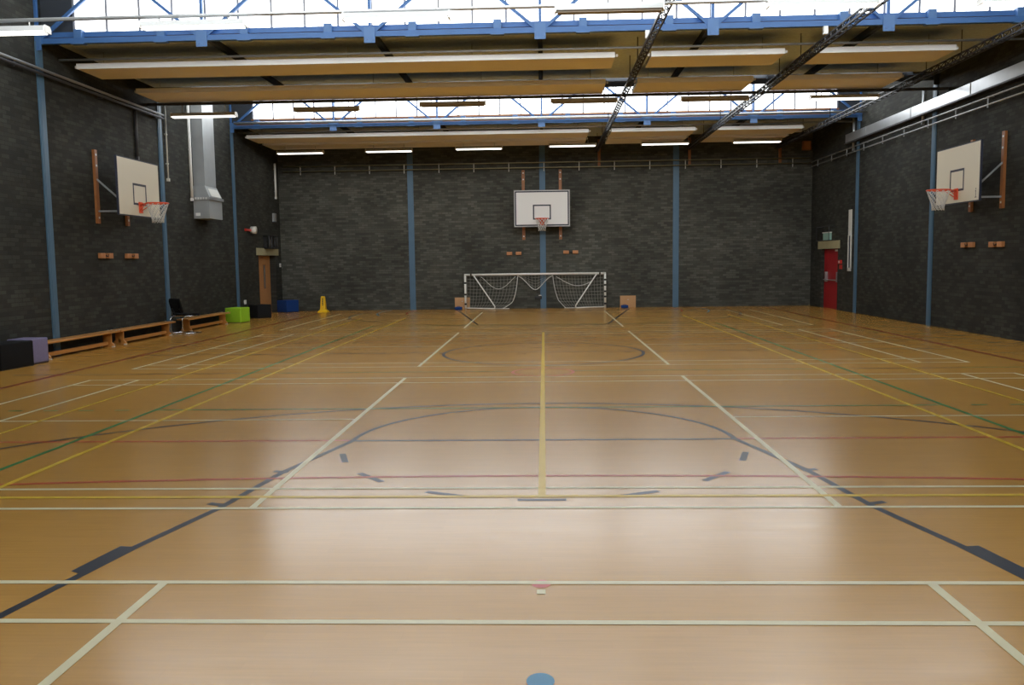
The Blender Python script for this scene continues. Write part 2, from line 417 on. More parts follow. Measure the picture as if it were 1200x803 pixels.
# ------------------------------------------------------------------ roof trusses
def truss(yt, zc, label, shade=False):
    mb_, mg_ = (M['joist'], M['joist']) if shade else (M['blue'], M['bluegrey'])  # shade is painted on: dark joist colour replaces the truss blue
    t = thing('roof_truss', label, 'roof truss', (0, yt, zc), 0, 'blue roof trusses')
    MB().box(-9.1, 9.1, yt-.05, yt+.05, zc, zc+.095).build('bottom_chord', mb_, t)
    MB().box(-9.1, 9.1, yt+.06, yt+.14, zc+.135, zc+.225).build('sill_beam', mb_, t)
    MB().box(-9.1, 9.1, yt+.09, yt+.15, zc+.06, zc+.136).build('packing_strip', M['timber'], t)
    zt = zc+1.22
    MB().box(-9.1, 9.1, yt-.05, yt+.05, zt, zt+.09).build('top_chord', mb_, t)
    for i, x in enumerate(nodesX):
        g = MB(); g.box(x-.1, x+.1, yt-.068, yt-.052, zc-.115, zc+.17)
        for dx in (-.05, .05): g.box(x+dx-.012, x+dx+.012, yt-.078, yt-.068, zc-.075, zc-.05)
        g.build('gusset_plate', mg_, t)
        MB().box(x-.025, x+.025, yt-.04, yt+.02, zc+.09, zt).build('vertical_strut', mb_, t)
        for s_ in (-1, 1):
            xe = x+s_*1.50
            if abs(xe) < 9.2: MB().bar((x+s_*.05, yt-.03, zc+.06), (xe, yt-.03, zt+.03), .05, .055).build('diagonal_strut', mb_, t)
        if i < 6:
            for q in (.25, .75):
                c = MB(); xx = x+3.05*q; c.box(xx-.07, xx+.07, yt-.035, yt+.1, zc+.05, zc+.25)
                c.box(xx-.12, xx+.12, yt-.05, yt+.06, zc-.014, zc); c.build('cleat', mg_, t)
    return t
truss(TR[0], 5.70, 'blue lattice roof truss spanning the hall nearest the camera under the near glazing')
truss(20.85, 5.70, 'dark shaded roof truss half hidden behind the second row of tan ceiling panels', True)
truss(TR[1], 5.64, 'blue lattice roof truss spanning the hall below the far strip of glazing')

# ------------------------------------------------------------------ suspended tan ceiling panels
strips = [(16.78, 17.72, 'nearest row'), (19.22, 20.35, 'second row from the camera'), (26.35, 27.45, 'third row, behind the far glazing'), (27.95, 29.05, 'farthest row, close to the end wall')]
cols_ = [(-8.92, 1.40, 'long tan ceiling panel with white edge on the left'), (2.08, 4.56, 'short tan ceiling panel with white edge in the middle'), (5.18, 7.70, 'short tan ceiling panel with white edge by the right wall')]
ZP = 5.45
for y0, y1, rn in strips:
    for x0, x1, cn in cols_:
        t = thing('ceiling_panel', cn+', '+rn, 'ceiling panel', ((x0+x1)/2, (y0+y1)/2, ZP), 0, 'tan panels hung under the roof')
        MB().box(x0, x1, y0, y1, ZP, ZP+.02).build('panel_face', M['tan'], t)
        e = MB(); e.box(x0, x1, y0-.02, y0, ZP-.004, ZP+.10); e.box(x0, x1, y1, y1+.02, ZP, ZP+.10)
        e.build('edge_trim', M['white'] if y0 in (strips[0][0], strips[2][0]) else M['tan'], t)
        MB().box(x0, x1, y0, y1, ZP+.07, ZP+.09).build('top_insulation', M['galv_dull'], t)
        for xe in (x0-.06, x1+.02):
            MB().box(xe, xe+.04, y0+.04, y0+.09, ZP+.02, ZP+.07).build('end_bracket', M['offwhite'], t)
        nh = 5 if x1-x0 > 5 else 2
        for k in range(nh):
            xh = x0+.3+(x1-x0-.6)*k/(nh-1)
            MB().tube([(xh, (y0+y1)/2, ZP+.09), (xh, (y0+y1)/2, soffit((y0+y1)/2)+.01)], .005, 6).build('hanger_rod', M['galv_dull'], t)

# pipes running across the hall beside the panels and trusses
def pipe(name, pts, r, mt, label, cat='pipe', group='pipes across the roof'):
    return single(name, MB().tube(pts, r, 8), mt, label, cat, group)
pipe('pipe', [(-W, 16.62, 5.585), (W, 16.62, 5.585)], .022, M['galv_dull'], 'thin grey pipe along the white edge of the nearest tan panels')
pipe('pipe', [(-W, 26.2, 5.60), (W, 26.2, 5.60)], .025, M['pipe'], 'thin pale pipe along the white edge of the far tan panels')
pipe('pipe', [(-W+.25, 25.3, 5.735), (W, 25.3, 5.735)], .035, M['pipe'], 'pale steel pipe along the front of the far blue truss')
pipe('lighting_rail', [(-W, 12.6, 5.205), (W, 12.6, 5.255)], .028, M['pipe'], 'pale steel rail carrying the row of strip lights nearest the camera', 'rail')
single('lighting_rail', MB().box(-W, W, 20.27, 20.33, 5.37, 5.43), M['darkpipe'], 'dark rail carrying the middle row of strip lights', 'rail', 'pipes across the roof')

# ------------------------------------------------------------------ strip lights
XL = [-7.85, -4.95, -2.03, .98, 3.94, 6.85]
ords = ['first', 'second', 'third', 'fourth', 'fifth', 'sixth']
def strip_light(lit):
    t = thing('strip_light', 'x', 'strip light', (0,0,0), 0, 'fluorescent strip lights')
    L_ = .745
    MB().prism([(-.085,.012),(.085,.012),(.07,.085),(-.07,.085)], 'x', -L_, L_).build('housing', M['housing'], t, True)
    MB().prism([(-.072,.012),(.072,.012),(.06,-.018),(-.06,-.018)], 'x', -L_+.02, L_-.02).build('diffuser', M['lit'] if lit else M['unlit'], t, True)
    for s_ in (-1, 1):
        MB().prism([(-.092,-.01),(.092,-.01),(.09,.05),(.06,.095),(-.06,.095),(-.09,.05)], 'x', s_*L_, s_*(L_+.02)).build('end_cap', M['white'], t, True)
    return t
protos = {True: strip_light(True), False: strip_light(False)}; used = set()
rows = [(12.6, [5.03,5.055,5.10,5.14,5.14,5.12], 'row nearest the camera', [1,1,1,0,1,1]),
        (20.3, [5.10,5.18,5.24,5.26,5.25,5.22], 'middle row', [1,0,0,0,0,1]),
        (28.35, [5.23,5.24,5.27,5.31,5.32,5.33], 'far row', [1,1,1,1,1,1])]
for ri, (y, zs, rn, lits) in enumerate(rows):
    for i, x in enumerate(XL):
        lit = bool(lits[i]); z = zs[i]
        lab = '%s strip light from the left wall in the %s, %s' % (ords[i], rn, 'lit' if lit else 'unlit')
        if lit not in used:
            o = protos[lit]; used.add(lit); o.location = (x, y, z); o['label'] = lab
            ROOT[o] = (x, y, z)
        else: o = dup(protos[lit], (x, y, z), None, lab); ROOT[o] = (x, y, z)
        if lit: area_lamp('tube_light', (x, y, z-.0205), 0, 1.44, .118, 14.5, (1, .97, .88))
        for dx in (-.5, .5):
            zt = [5.205+.05*(x+dx+W)/(2*W), 5.40, 5.452][ri]
            zt = max(zt, z+.09)
            MB().tube([(dx, 0, .08), (dx, 0, zt-z)], .009, 6).build('hanger', M['offwhite'], o, True)
for k, v in protos.items():
    for c in list(v.children): pass

# ------------------------------------------------------------------ black lattice curtain tracks running down the hall
def track(x, ya, yb, z, label):
    t = thing('curtain_track', label, 'curtain track', (x, ya, z), 0, 'black lattice tracks under the roof')
    for s_ in (-1, 1): MB().box(x+s_*.055-.012, x+s_*.055+.012, ya, yb, z, z+.03).build('bottom_rail', M['blacksteel'], t)
    MB().box(x-.015, x+.015, ya, yb, z+.13, z+.155).build('top_rail', M['blacksteel'], t)
    m_ = MB(); n = int((yb-ya)/.3)
    for i in range(n):
        y = ya+.3*i
        for s_ in (-1, 1):
            m_.tube([(x+s_*.055, y, z+.015), (x, y+.15, z+.14), (x+s_*.055, y+.3, z+.015)], .009, 5)
        m_.tube([(x-.055, y, z+.015), (x+.055, y+.15, z+.015), (x-.055, y+.3, z+.015)], .008, 5)
    m_.build('lattice_web', M['blacksteel'], t)
    for y in [yy for yy in (9.0, 13.0, 17.0, 18.5, 22.0, 24.5, 27.0, 29.5) if ya < yy < yb]:
        MB().tube([(x, y, z+.14), (x, y, soffit(y)+.01)], .010, 6).build('hanger_rod', M['blacksteel'], t)
    return t
track(1.85, 7.0, 29.9, 5.30, 'black lattice curtain track under the roof nearest the middle of the hall')
track(4.92, 7.0, 29.9, 5.30, 'black lattice curtain track under the roof between the two short panel columns')
track(7.90, 7.0, 29.9, 5.30, 'black lattice curtain track under the roof nearest the right wall')
# little white boxes and the smoke detector under the roof
single('sensor_box', MB().rbox(1.86,1.94,15.84,15.92,5.56,5.70,.01), M['white'], 'small white box hanging by the near truss, the left one of two', 'sensor')
single('sensor_box', MB().rbox(4.98,5.06,15.84,15.92,5.56,5.70,.01), M['white'], 'small white box hanging by the near truss, the right one of two', 'sensor')
m = MB(); zz = soffit(21.0)
m.lathe([(.05,zz-.42),(.11,zz-.40),(.13,zz-.33),(.11,zz-.28),(.05,zz-.26),(.03,zz-.20),(.03,zz)], -1.23, 21.0, 20)
single('ceiling_bell', m, M['timber'], 'small round brown device hanging between the tan ceiling panels', 'ceiling device')

# ------------------------------------------------------------------ rails and pipes on the walls
def wall_rail(label, p0, p1, zs, nx, ny, nh, mt, hm, drop=.12, group=None):
    t = thing('wall_rail', label, 'wall rail', (p0[0], p0[1], zs[0]), 0, group)
    for z in zs: MB().tube([(p0[0]+nx*.12, p0[1]+ny*.12, z), (p1[0]+nx*.12, p1[1]+ny*.12, z)], .017, 8).build('rail', mt, t)
    for k in range(nh):
        q = (k+.5)/nh; x = p0[0]+(p1[0]-p0[0])*q; y = p0[1]+(p1[1]-p0[1])*q
        m_ = MB(); m_.bar((x, y, max(zs)+.01), (x+nx*.13, y+ny*.13, max(zs)+.01), .025, .012)
        m_.bar((x+nx*.12, y+ny*.12, max(zs)+.02), (x+nx*.12, y+ny*.12, min(zs)-drop), .022, .022)
        m_.build('hanger', hm, t)
    return t
wall_rail('pair of thin yellowish rails with short white hangers across the top of the far wall', (-8.95, D), (W-.1, D), (5.0, 4.83), 0, -1, 15, M['brass'], M['offwhite'])
wall_rail('pair of thin steel rails with hangers along the right wall under the silver trunking', (W, 8.0), (W, 29.9), (4.84, 4.69), -1, 0, 16, M['pipe'], M['galv_dull'], .06)
t = thing('cable_trunking', 'long bright silver trunking along the top of the right wall', 'trunking', (W-.1, 18, 5.0))
MB().box(W-.13, W, 8.0, 26.6, 5.03, 5.27).build('trunking_body', M['galv'], t)
for y in (10.0, 13.0, 16.0, 19.0, 22.0, 25.0):
    MB().box(W-.136, W, y-.02, y+.02, 5.025, 5.275).build('joint_strap', M['galv_dull'], t)
MB().box(W-.16, W, 8.0, 26.6, 4.985, 5.02).build('lower_lip', M['darkpipe'], t)
t = thing('wall_pipes', 'pair of dark pipes running along the top of the left wall to the second post', 'pipe', (-W+.08, 8, 5.2))
for z in (5.23, 5.15): MB().tube([(-W+.10, 4.0, z), (-W+.10, 20.9, z+.02)], .028, 8).build('pipe_run', M['galv_dull'] if z > 5.2 else M['darkpipe'], t)
for y in (6.0, 9.0, 12.0, 15.0, 18.0, 20.5): MB().box(-W, -W+.10, y-.015, y+.015, 5.12, 5.26).build('clip', M['darkpipe'], t)
def conduit(x, y, z0, z1, r, mt, label, nx, box=None):
    xx = x+nx*.035
    t = thing('conduit', label, 'conduit', (xx, y, z0), 0)
    MB().tube([(xx, y, z0), (xx, y, z1)], r, 8).build('conduit_tube', mt, t)
    n = 3
    for k in range(n):
        z = z0+(z1-z0)*(k+.5)/n
        MB().box(x, xx+nx*.02, y-.03, y+.03, z-.015, z+.015).build('saddle_clip', mt, t)
    MB().box(x, xx+nx*.03, y-.035, y+.035, z0-.07, z0).build('end_box', mt, t)
conduit(-W, 19.58, 4.12, 5.24, .035, M['darkpipe'], 'dark conduit coming down the left wall to the top of the backboard', 1)
conduit(-W, 21.15, 3.78, 5.9, .020, M['offwhite'], 'thin pale conduit on the left wall just right of the second blue post', 1)
conduit(-W, 22.55, 3.40, 5.9, .040, M['white'], 'thick white conduit standing against the left edge of the silver duct', 1)
conduit(-W, 29.72, 3.95, 5.08, .035, M['white'], 'short white conduit high on the left wall near the far corner', 1)
conduit(W, 26.17, 4.82, 5.75, .040, M['galv'], 'short steel conduit dropping across the trunking on the right wall, the farther one', -1)
conduit(W, 21.50, 4.86, 5.65, .040, M['galv'], 'short steel conduit dropping across the trunking on the right wall, the nearer one', -1)

# ------------------------------------------------------------------ silver duct on the left wall
t = thing('ventilation_duct', 'tall silver ventilation duct with flared outlet hanging on the left wall', 'duct', (-W, 23.2, 2.9))
X0, X1, YA, YB = -W, -8.87, 22.78, 23.56
MB().box(X0, X1, YA, YB, 3.74, 6.3).build('duct_shaft', M['galv_dull'], t)
m = MB()
m.add([(X0,YA-.03,3.74),(X1,YA-.03,3.74),(X1,YB+.03,3.74),(X0,YB+.03,3.74),(X0,YA-.07,3.44),(X1+.13,YA-.07,3.44),(X1+.13,YB+.07,3.44),(X0,YB+.07,3.44)],
      [(0,1,2,3),(7,6,5,4),(0,4,5,1),(1,5,6,2),(2,6,7,3),(3,7,4,0)])
m.build('sloped_shoulder', M['galv_dull'], t)
m = MB(); m.add([(X1+.035,YA+.1,3.68),(X1+.035,YB-.02,3.68),(X1+.128,YB-.02,3.47),(X1+.128,YA+.1,3.47)], [(0,3,2,1)])
m.build('filter_window', M['offwhite'], t)
MB().box(X0, X1+.16, YA-.10, YB+.10, 3.37, 3.44).build('collar', M['galv'], t)
MB().box(X0, X1+.12, YA-.07, YB+.06, 2.88, 3.37).build('outlet_box', M['galv_dull'], t)
m = MB()
for k in range(5): m.box(X0+.06+k*.07, X0+.09+k*.07, YA-.105, YA-.10, 3.38, 3.43)
m.build('fixing_tabs', M['white'], t)
MB().box(X0+.05, X0+.17, YA-.075, YA-.07, 2.95, 3.03).build('label_sticker', M['white'], t)

# ------------------------------------------------------------------ basketball backstops (built facing -Y from a wall at y=0)
def backstop(label, loc, rz, z0, z1, zr, tz0, tz1, white, mark=False, zq=(3.02,3.50)):
    t = thing('basketball_backboard', label, 'basketball backboard', loc, rz, 'basketball backboards')
    d = .62; bw = .925
    for s_ in (-1, 1):
        tb = MB().box(s_*.635-.05, s_*.635+.05, -.055, 0, tz0, tz1).build('wall_timber', M['timber'], t, True)
        m_ = MB()
        for z in (tz1-.1, tz1-.32, tz0+.12): m_.box(s_*.635-.022, s_*.635+.022, -.06, -.055, z-.02, z+.02)
        pl = m_.build('fixing_plate', M['offwhite'], tb, True)
        a = MB(); a.bar((s_*.635, -.05, z0+.07), (s_*.635, -d+.02, z0+.07), .035, .035)
        a.bar((s_*.635, -.05, tz0+.9 if not white else z1-.2), (s_*.635, -d+.02, z0+.22), .03, .03)
        a.bar((s_*.635, -d+.06, z0+.05), (s_*.635, -d+.06, z1-.05), .04, .04)
        a.build('support_arm', M['galv_dull'], t, True)
    f = MB().box(-bw, bw, -d-.012, -d+.018, z0, z1)
    board = f.build('board', M['board_white'] if white else M['board_cream'], t, True)
    e = MB(); w_ = .022
    e.box(-bw-w_, bw+w_, -d-.010, -d+.03, z1, z1+w_); e.box(-bw-w_, bw+w_, -d-.010, -d+.03, z0-w_, z0)
    e.box(-bw-w_, -bw, -d-.010, -d+.03, z0, z1); e.box(bw, bw+w_, -d-.010, -d+.03, z0, z1)
    e.build('board_edge', M['grey_edge'] if white else M['navy_edge'], t, True)
    y = -d-.0135
    def frame(x0, x1, za, zb, w, nm):
        m_ = MB(); m_.box(x0, x1, y, y+.002, zb-w, zb); m_.box(x0, x1, y, y+.002, za, za+w)
        m_.box(x0, x0+w, y, y+.002, za+w, zb-w); m_.box(x1-w, x1, y, y+.002, za+w, zb-w)
        m_.build(nm, M['navy_edge'], t, True)
    frame(-.305, .305, zq[0], zq[1], .045, 'target_square')
    if white: frame(-bw+.012, bw-.012, z0+.012, z1-.012, .045, 'border_line')
    rim = MB(); rc = (0, -d-.15-.225)
    rim.tube([(rc[0]+.225*math.cos(a), rc[1]+.225*math.sin(a), zr) for a in [2*PI*k/32 for k in range(32)]], .014, 8, True)
    r_ = rim.build('rim', M['orange'], t, True)
    br = MB(); br.box(-.075, .075, -d-.03, -d-.012, zr-.20, zr+.03); br.box(-.16 if white else -.08, .16 if white else .08, -d-.05, -d-.012, zr-.03, zr+.015)
    br.box(-.05, .05, -d-.19, -d-.03, zr-.012, zr+.004)
    for s_ in (-1, 1): br.tube([(s_*.05, -d-.02, zr-.15), (s_*.12, -d-.20, zr-.01)], .009, 6)
    br.build('rim_bracket', M['orange'], r_, True)
    # cord net: woven strands narrowing downwards
    n_ = MB(); rows_ = 6; ns = 12
    def P(k, j):
        q = j/rows_; r = .222-.105*min(1, q*1.35); a = 2*PI*(k+.5*(j % 2))/ns
        return (rc[0]+r*math.cos(a), rc[1]+r*math.sin(a), zr-.01-.40*q)
    for k in range(ns):
        n_.tube([P(k, 0) if j % 2 == 0 else P(k, j) for j in range(1)] + [P(k, j) if j % 2 == 0 else P(k, j) for j in range(1, rows_+1)], .0065, 5)
        n_.tube([P(k, 0)] + [P(k, j) if j % 2 == 0 else P(k-1, j) for j in range(1, rows_+1)], .0065, 5)
    n_.build('rim_net', M['net'], r_, True)
    if mark:
        m_ = MB(); m_.box(.80,.815,y,y+.002,z0+.05,z0+.20); m_.box(.775,.84,y,y+.002,z0+.05,z0+.065); m_.box(.785,.80,y,y+.002,z0+.17,z0+.19); m_.box(.795,.825,y,y+.002,z0+.215,z0+.235)
        m_.build('board_mark', M['navy_edge'], t, True)
    return t
backstop('white backboard with red rim on the far wall above the goal', (-.02, D, 0), 0, 2.82, 4.01, 3.06, 2.38, 4.76, True, False, (3.04,3.54))
backstop('cream backboard with orange rim on the left wall', (-W, 18.32, 0), PI/2, 2.72, 3.87, 2.98, 2.54, 4.04, False, False, (2.94,3.39))
backstop('cream backboard with orange rim on the right wall', (W, 18.38, 0), -PI/2, 2.74, 3.88, 3.00, 2.58, 4.09, False, True, (2.97,3.42))

# pairs of wooden blocks under each backboard
def hook(loc, rz, label):
    t = thing('wooden_wall_block', label, 'wooden block', loc, rz, 'wooden blocks below the backboards')
    for s_ in (-1, 1): MB().rbox(s_*.16-.095, s_*.16+.095, -.07, 0, -.055, .055, .008).build('block', M['block'], t, True)
    m_ = MB(); m_.box(-.05, .05, -.03, 0, -.02, .02); m_.tube([(0,-.03,.01),(0,-.09,-.02),(0,-.10,.03)], .010, 6)
    m_.build('metal_hook', M['blacksteel'], t, True)
hook((-1.00, D, 1.92), 0, 'pair of wooden wall blocks above the left half of the goal')
hook((.96, D, 1.94), 0, 'pair of wooden wall blocks above the right half of the goal')
hook((-W, 17.90, 1.88), PI/2, 'pair of wooden blocks below the left wall backboard, nearer the camera')
hook((-W, 19.05, 1.88), PI/2, 'pair of wooden blocks below the left wall backboard, farther from the camera')
hook((W, 19.07, 1.88), -PI/2, 'pair of wooden blocks below the right wall backboard, farther from the camera')
hook((W, 17.88, 1.87), -PI/2, 'pair of wooden blocks below the right wall backboard, nearer the camera')
# timber battens high on the end wall and a little brown box in the corner
for x, lab in ((1.95, 'brown timber batten high on the far wall, leftmost of the three under the lights'), (5.02, 'brown timber batten high on the far wall, middle of the three under the lights'), (8.07, 'brown timber batten high on the far wall, rightmost of the three by the corner')):
    single('timber_batten', MB().rbox(x-.045, x+.045, D-.05, D, 4.86, 5.75, .006), M['timber'], lab, 'batten', 'battens high on the far wall')
t = thing('corner_box', 'small brown box high in the far right corner', 'box', (8.93, D-.1, 5.25))
MB().rbox(8.80, 9.06, D-.18, D, 5.26, 5.56, .01).build('cabinet', M['timber'], t); MB().box(8.83, 9.03, D-.186, D-.18, 5.29, 5.53).build('grille', M['block'], t)

# ------------------------------------------------------------------ goal
GX0, GX1, GY, GZ = -2.70, 2.13, 29.98, 1.20
t = thing('football_goal', 'white five-a-side goal with drooping net against the far wall', 'goal', (0, GY, 0))
for x in (GX0, GX1):
    p_ = MB().tube([(x, GY, 0), (x, GY, GZ)], .036, 12).build('goal_post', M['goal'], t)
    for z in ((.19, .52, .92) if x < 0 else (.16, .40, .58, .80, .98)):
        MB().tube([(x, GY, z-.03), (x, GY, z+.03)], .0375, 12).build('tape_band', M['black'], p_)
cb = MB().tube([(GX0-.03, GY, GZ), (GX1+.03, GY, GZ)], .036, 12).build('crossbar', M['goal'], t)
for x in (GX0+.2, GX1-.18): MB().tube([(x-.03, GY, GZ), (x+.03, GY, GZ)], .0375, 12).build('tape_band', M['darkink'], cb)
for x, s_ in ((GX0, 1), (GX1, -1)):
    xe = x+s_*1.02
    MB().tube([(x, GY-.02, .05), (xe-s_*.08, GY-.12, .028), (xe, GY-.13, .035), (xe, GY-.13, .09)], .022, 8).build('ground_bar', M['goal'], t)
    MB().tube([(x+s_*.30, GY-.02, GZ-.03), (xe, GY-.13, .11), (xe, GY-.13, .06)], .022, 8).build('brace_bar', M['goal'], t)
net = MB(); rope = MB()
def sheet(fn, nu, nv_, r=.005):
    for i in range(nu+1): net.tube([fn(i/nu, j/12) for j in range(13)], r, 4, False, False)
    for j in range(nv_+1): net.tube([fn(i/16, j/nv_) for i in range(17)], r, 4, False, False)
def left_sheet(u, v):
    xr = -.88-.10*v-.22*v**3-.28*max(0, v-.8)*4
    x = GX0+.05+(xr-GX0-.05)*u
    sag = .26*math.sin(PI*u)*(1-v)**1.5*.35 + .05*math.sin(PI*u*3)*v*(1-v)
    return (x+.05*math.sin(v*6)*u*(1-u), GY+.05+.06*math.sin(PI*u)*math.sin(PI*v), max(.015, (GZ-.03)*(1-v)-sag*.6))
def right_sheet(u, v):
    xl = .33+.06*v+.25*v**2+.28*max(0, v-.75)*2
    x = xl+(GX1-.05-xl)*u
    sag = .25*math.sin(PI*u)*(1-v)**1.5*.35
    return (x, GY+.05+.06*math.sin(PI*u)*math.sin(PI*v), max(.015, (GZ-.03)*(1-v)-sag*.6))
def mid_sheet(u, v):
    x = -.88+1.21*u
    d_ = .16+.36*math.sin(PI*u)**1.1
    return (x+.04*math.sin(PI*2*u)*v, GY+.02+.05*math.sin(PI*v), (GZ-.02)-v*d_*(.25+.75*math.sin(PI*u)))
sheet(left_sheet, 15, 10); sheet(right_sheet, 16, 10); sheet(mid_sheet, 10, 5)
net.build('goal_net', M['goalnet'], t)
rope.tube([left_sheet(1, j/16) for j in range(17)], .016, 5); rope.tube([right_sheet(0, j/16) for j in range(17)], .012, 5)
rope.tube([mid_sheet(j/16, 1) for j in range(17)], .014, 5)
rope.tube([(-2.15+1.2*q, GY+.03, 1.12-.42*math.sin(PI*q)**1.2) for q in [k/16 for k in range(17)]], .010, 5)
rope.tube([(.45+1.25*q, GY+.03, 1.14-.36*math.sin(PI*min(1, q*.75+.05))**1.2) for q in [k/16 for k in range(17)]], .012, 5)
rope.tube([(-1.68+.5*q, GY-.02, .02) for q in (0, .5, 1)], .012, 5); rope.tube([(.72+.5*q, GY-.02, .02) for q in (0, .5, 1)], .012, 5)
rope.build('net_rope', M['net'], t)

# boards and blue bags beside the goal
def plyboard(x0, x1, z1, label):
    t = thing('plywood_board', label, 'board', ((x0+x1)/2, D-.03, 0), 0, 'plywood boards beside the goal')
    MB().rbox(x0, x1, D-.03, D-.002, 0, z1, .004).build('board_panel', M['plywood'], t)
    xm = (x0+x1)/2
    MB().lathe([(.03,z1-.14),(.025,z1-.125)], xm, D-.035, 12).build('finger_plate', M['offwhite'], t)
plyboard(-3.09, -2.56, .41, 'square plywood board against the far wall at the left goal post')
plyboard(2.66, 3.20, .41, 'square plywood board against the far wall to the right of the goal')
def bag(x, label):
    t = thing('sandbag', label, 'sandbag', (x, 29.80, 0), 0, 'blue sandbags beside the goal')
    MB().rbox(x-.125, x+.125, 29.72, 29.88, 0, .105, .035).build('bag_body', M['bluefab'], t)
    MB().tube([(x-.05, 29.8, .10), (x-.03, 29.8, .125), (x+.03, 29.8, .125), (x+.05, 29.8, .10)], .008, 6).build('carry_strap', M['bluefab'], t)
bag(-2.93, 'small blue sandbag on the floor at the left goal post'); bag(2.78, 'small blue sandbag on the floor right of the goal')
t = thing('floor_socket_box', 'small black socket box low on the far wall behind the goal net', 'socket', (-.17, D, .4))
MB().rbox(-.30, -.05, D-.05, D, .33, .43, .006).build('box_body', M['black'], t); MB().box(-.16, -.07, D-.056, D-.05, .435, .47).build('plug', M['offwhite'], t)
MB().box(-.16, -.07, D-.06, D-.001, .42, .44).build('plug_base', M['black'], t)

# ------------------------------------------------------------------ doors, signs and small wall fittings
# left: wooden door set back in its recess
y0, y1, dz = DL
d1 = tag(MB().box(-W-.25, -W-.20, y0, y1, 0, dz).build('door_1', M['door_wood']), kind='structure')
MB().box(-W-.199, -W-.192, y0+1.02, y0+1.20, .85, 1.62).build('vision_panel', M['smoked'], d1)
m = MB()
for a_ in ((y0+1.0,y0+1.02,.83,1.64),(y0+1.20,y0+1.22,.83,1.64),(y0+1.02,y0+1.20,.83,.85),(y0+1.02,y0+1.20,1.62,1.64)): m.box(-W-.199, -W-.185, *a_)
m.build('panel_bead', M['timber'], d1)
m = MB(); m.tube([(-W-.2,y0+.16,1.05),(-W-.14,y0+.16,1.05),(-W-.14,y0+.16,.85),(-W-.2,y0+.16,.85)], .011, 6); m.build('door_handle', M['offwhite'], d1)
tag(MB().box(-W-.02, -W+.03, y0-.22, y1+.28, dz, dz+.23).build('trim_1', M['cream']), kind='structure')
# right: red fire door
y0, y1, dz = DR
d2 = tag(MB().box(W+.10, W+.15, y0, y1, 0, dz).build('door_2', M['red_door']), kind='structure')
m = MB(); m.tube([(W+.05, y0+.12, .92), (W+.05, y1-.12, .92)], .018, 8)
m.build('push_bar', M['galv'], d2)
for yy in (y0+.18, y1-.3): MB().box(W+.03, W+.10, yy-.05, yy+.05, .86, 1.18).build('push_bar_latch', M['galv'], d2)
MB().box(W+.05, W+.10, y0+.08, y0+.42, dz-.09, dz-.03).build('door_closer', M['offwhite'], d2)
MB().box(W+.03, W+.12, y0, y0+.1, 0, .03).build('door_stop', M['offwhite'], d2)
tag(MB().box(W-.03, W+.02, y0-.18, y1+.3, dz, dz+.25).build('trim_2', M['cream']), kind='structure')
def wall_item(name, label, cat, s_, y, z, parts, group=None):
    """parts: (name, material, depth0, depth1, dy0, dy1, dz0, dz1) in metres from the wall face"""
    t = thing(name, label, cat, (s_*W, y, z), 0, group)
    for nm, mt, a, b_, y0, y1, z0, z1 in parts:
        xa, xb = s_*(W-a), s_*(W-b_)
        MB().box(xa, xb, y+y0, y+y1, z+z0, z+z1).build(nm, mt, t)
    return t
# black caged emergency light above the wooden door
t = thing('emergency_light', 'black caged emergency light above the wooden door', 'light', (-W, 28.7, 2.2))
MB().box(-W, -W+.10, 28.32, 29.10, 2.19, 2.57).build('lamp_body', M['black'], t); MB().box(-W+.10, -W+.104, 28.6, 28.85, 2.29, 2.48).build('lens', M['smoked'], t)
m = MB()
for yy in (28.3, 28.55, 28.9, 29.13): m.tube([(-W,yy,2.18),(-W+.20,yy,2.18),(-W+.20,yy,2.58),(-W,yy,2.58)], .024, 5)
for zz in (2.18, 2.58): m.tube([(-W+.20,28.3,zz),(-W+.20,29.13,zz)], .026, 5)
m.build('wire_cage', M['black'], t)
# exit sign with its cage over the red door
t = thing('exit_sign', 'pale green lit exit box over the red door', 'exit sign', (W, 28.4, 2.18))
MB().box(W-.09, W, 28.05, 28.62, 2.20, 2.42).build('sign_box', M['exit'], t)
MB().box(W-.11, W, 28.03, 28.64, 2.42, 2.45).build('sign_lid', M['offwhite'], t)
m = MB()
for yy in (27.75, 29.0): m.tube([(W,yy,2.18),(W-.18,yy,2.18),(W-.18,yy,2.62),(W,yy,2.62)], .010, 5)
for zz in (2.18, 2.62): m.tube([(W-.18,27.75,zz),(W-.18,29.0,zz)], .010, 5)
m.build('wire_cage', M['blacksteel'], t)
wall_item('fire_call_point', 'small red fire call point on the wall right of the red door', 'fire alarm', 1, 27.13, 1.42, [('call_box', M['red'], 0, .06, -.10, .10, .02, .14), ('glass_plate', M['offwhite'], .06, .064, -.05, .05, .05, .11), ('notice', M['red'], 0, .01, -.13, .13, -.14, -.01)])
t = wall_item('wall_gauge', 'tall narrow white gauge strip on the wall between the red door and the blue post', 'gauge', 1, 26.35, 1.23, [('upper_plate', M['offwhite'], 0, .03, -.11, .11, 1.05, 1.82), ('slot_back', M['navy_edge'], 0, .012, -.11, .11, .03, 1.05), ('end_plate', M['offwhite'], 0, .035, -.11, .11, 0, .10)])
for s_ in (-1, 1): MB().box(W-.035, W, 26.35+s_*.105-.018, 26.35+s_*.105+.018, 1.3, 2.3).build('side_rail', M['offwhite'], t)
t = thing('alarm_bell', 'white and red alarm bell on the left wall left of the wooden door', 'alarm bell', (-W, 27.1, 2.7))
MB().tube([(-W, 27.15, 2.73), (-W+.16, 27.15, 2.73)], .115, 20).build('bell_dome', M['offwhite'], t)
MB().box(-W, -W+.05, 26.55, 27.10, 2.69, 2.76).build('feed_conduit', M['red'], t)
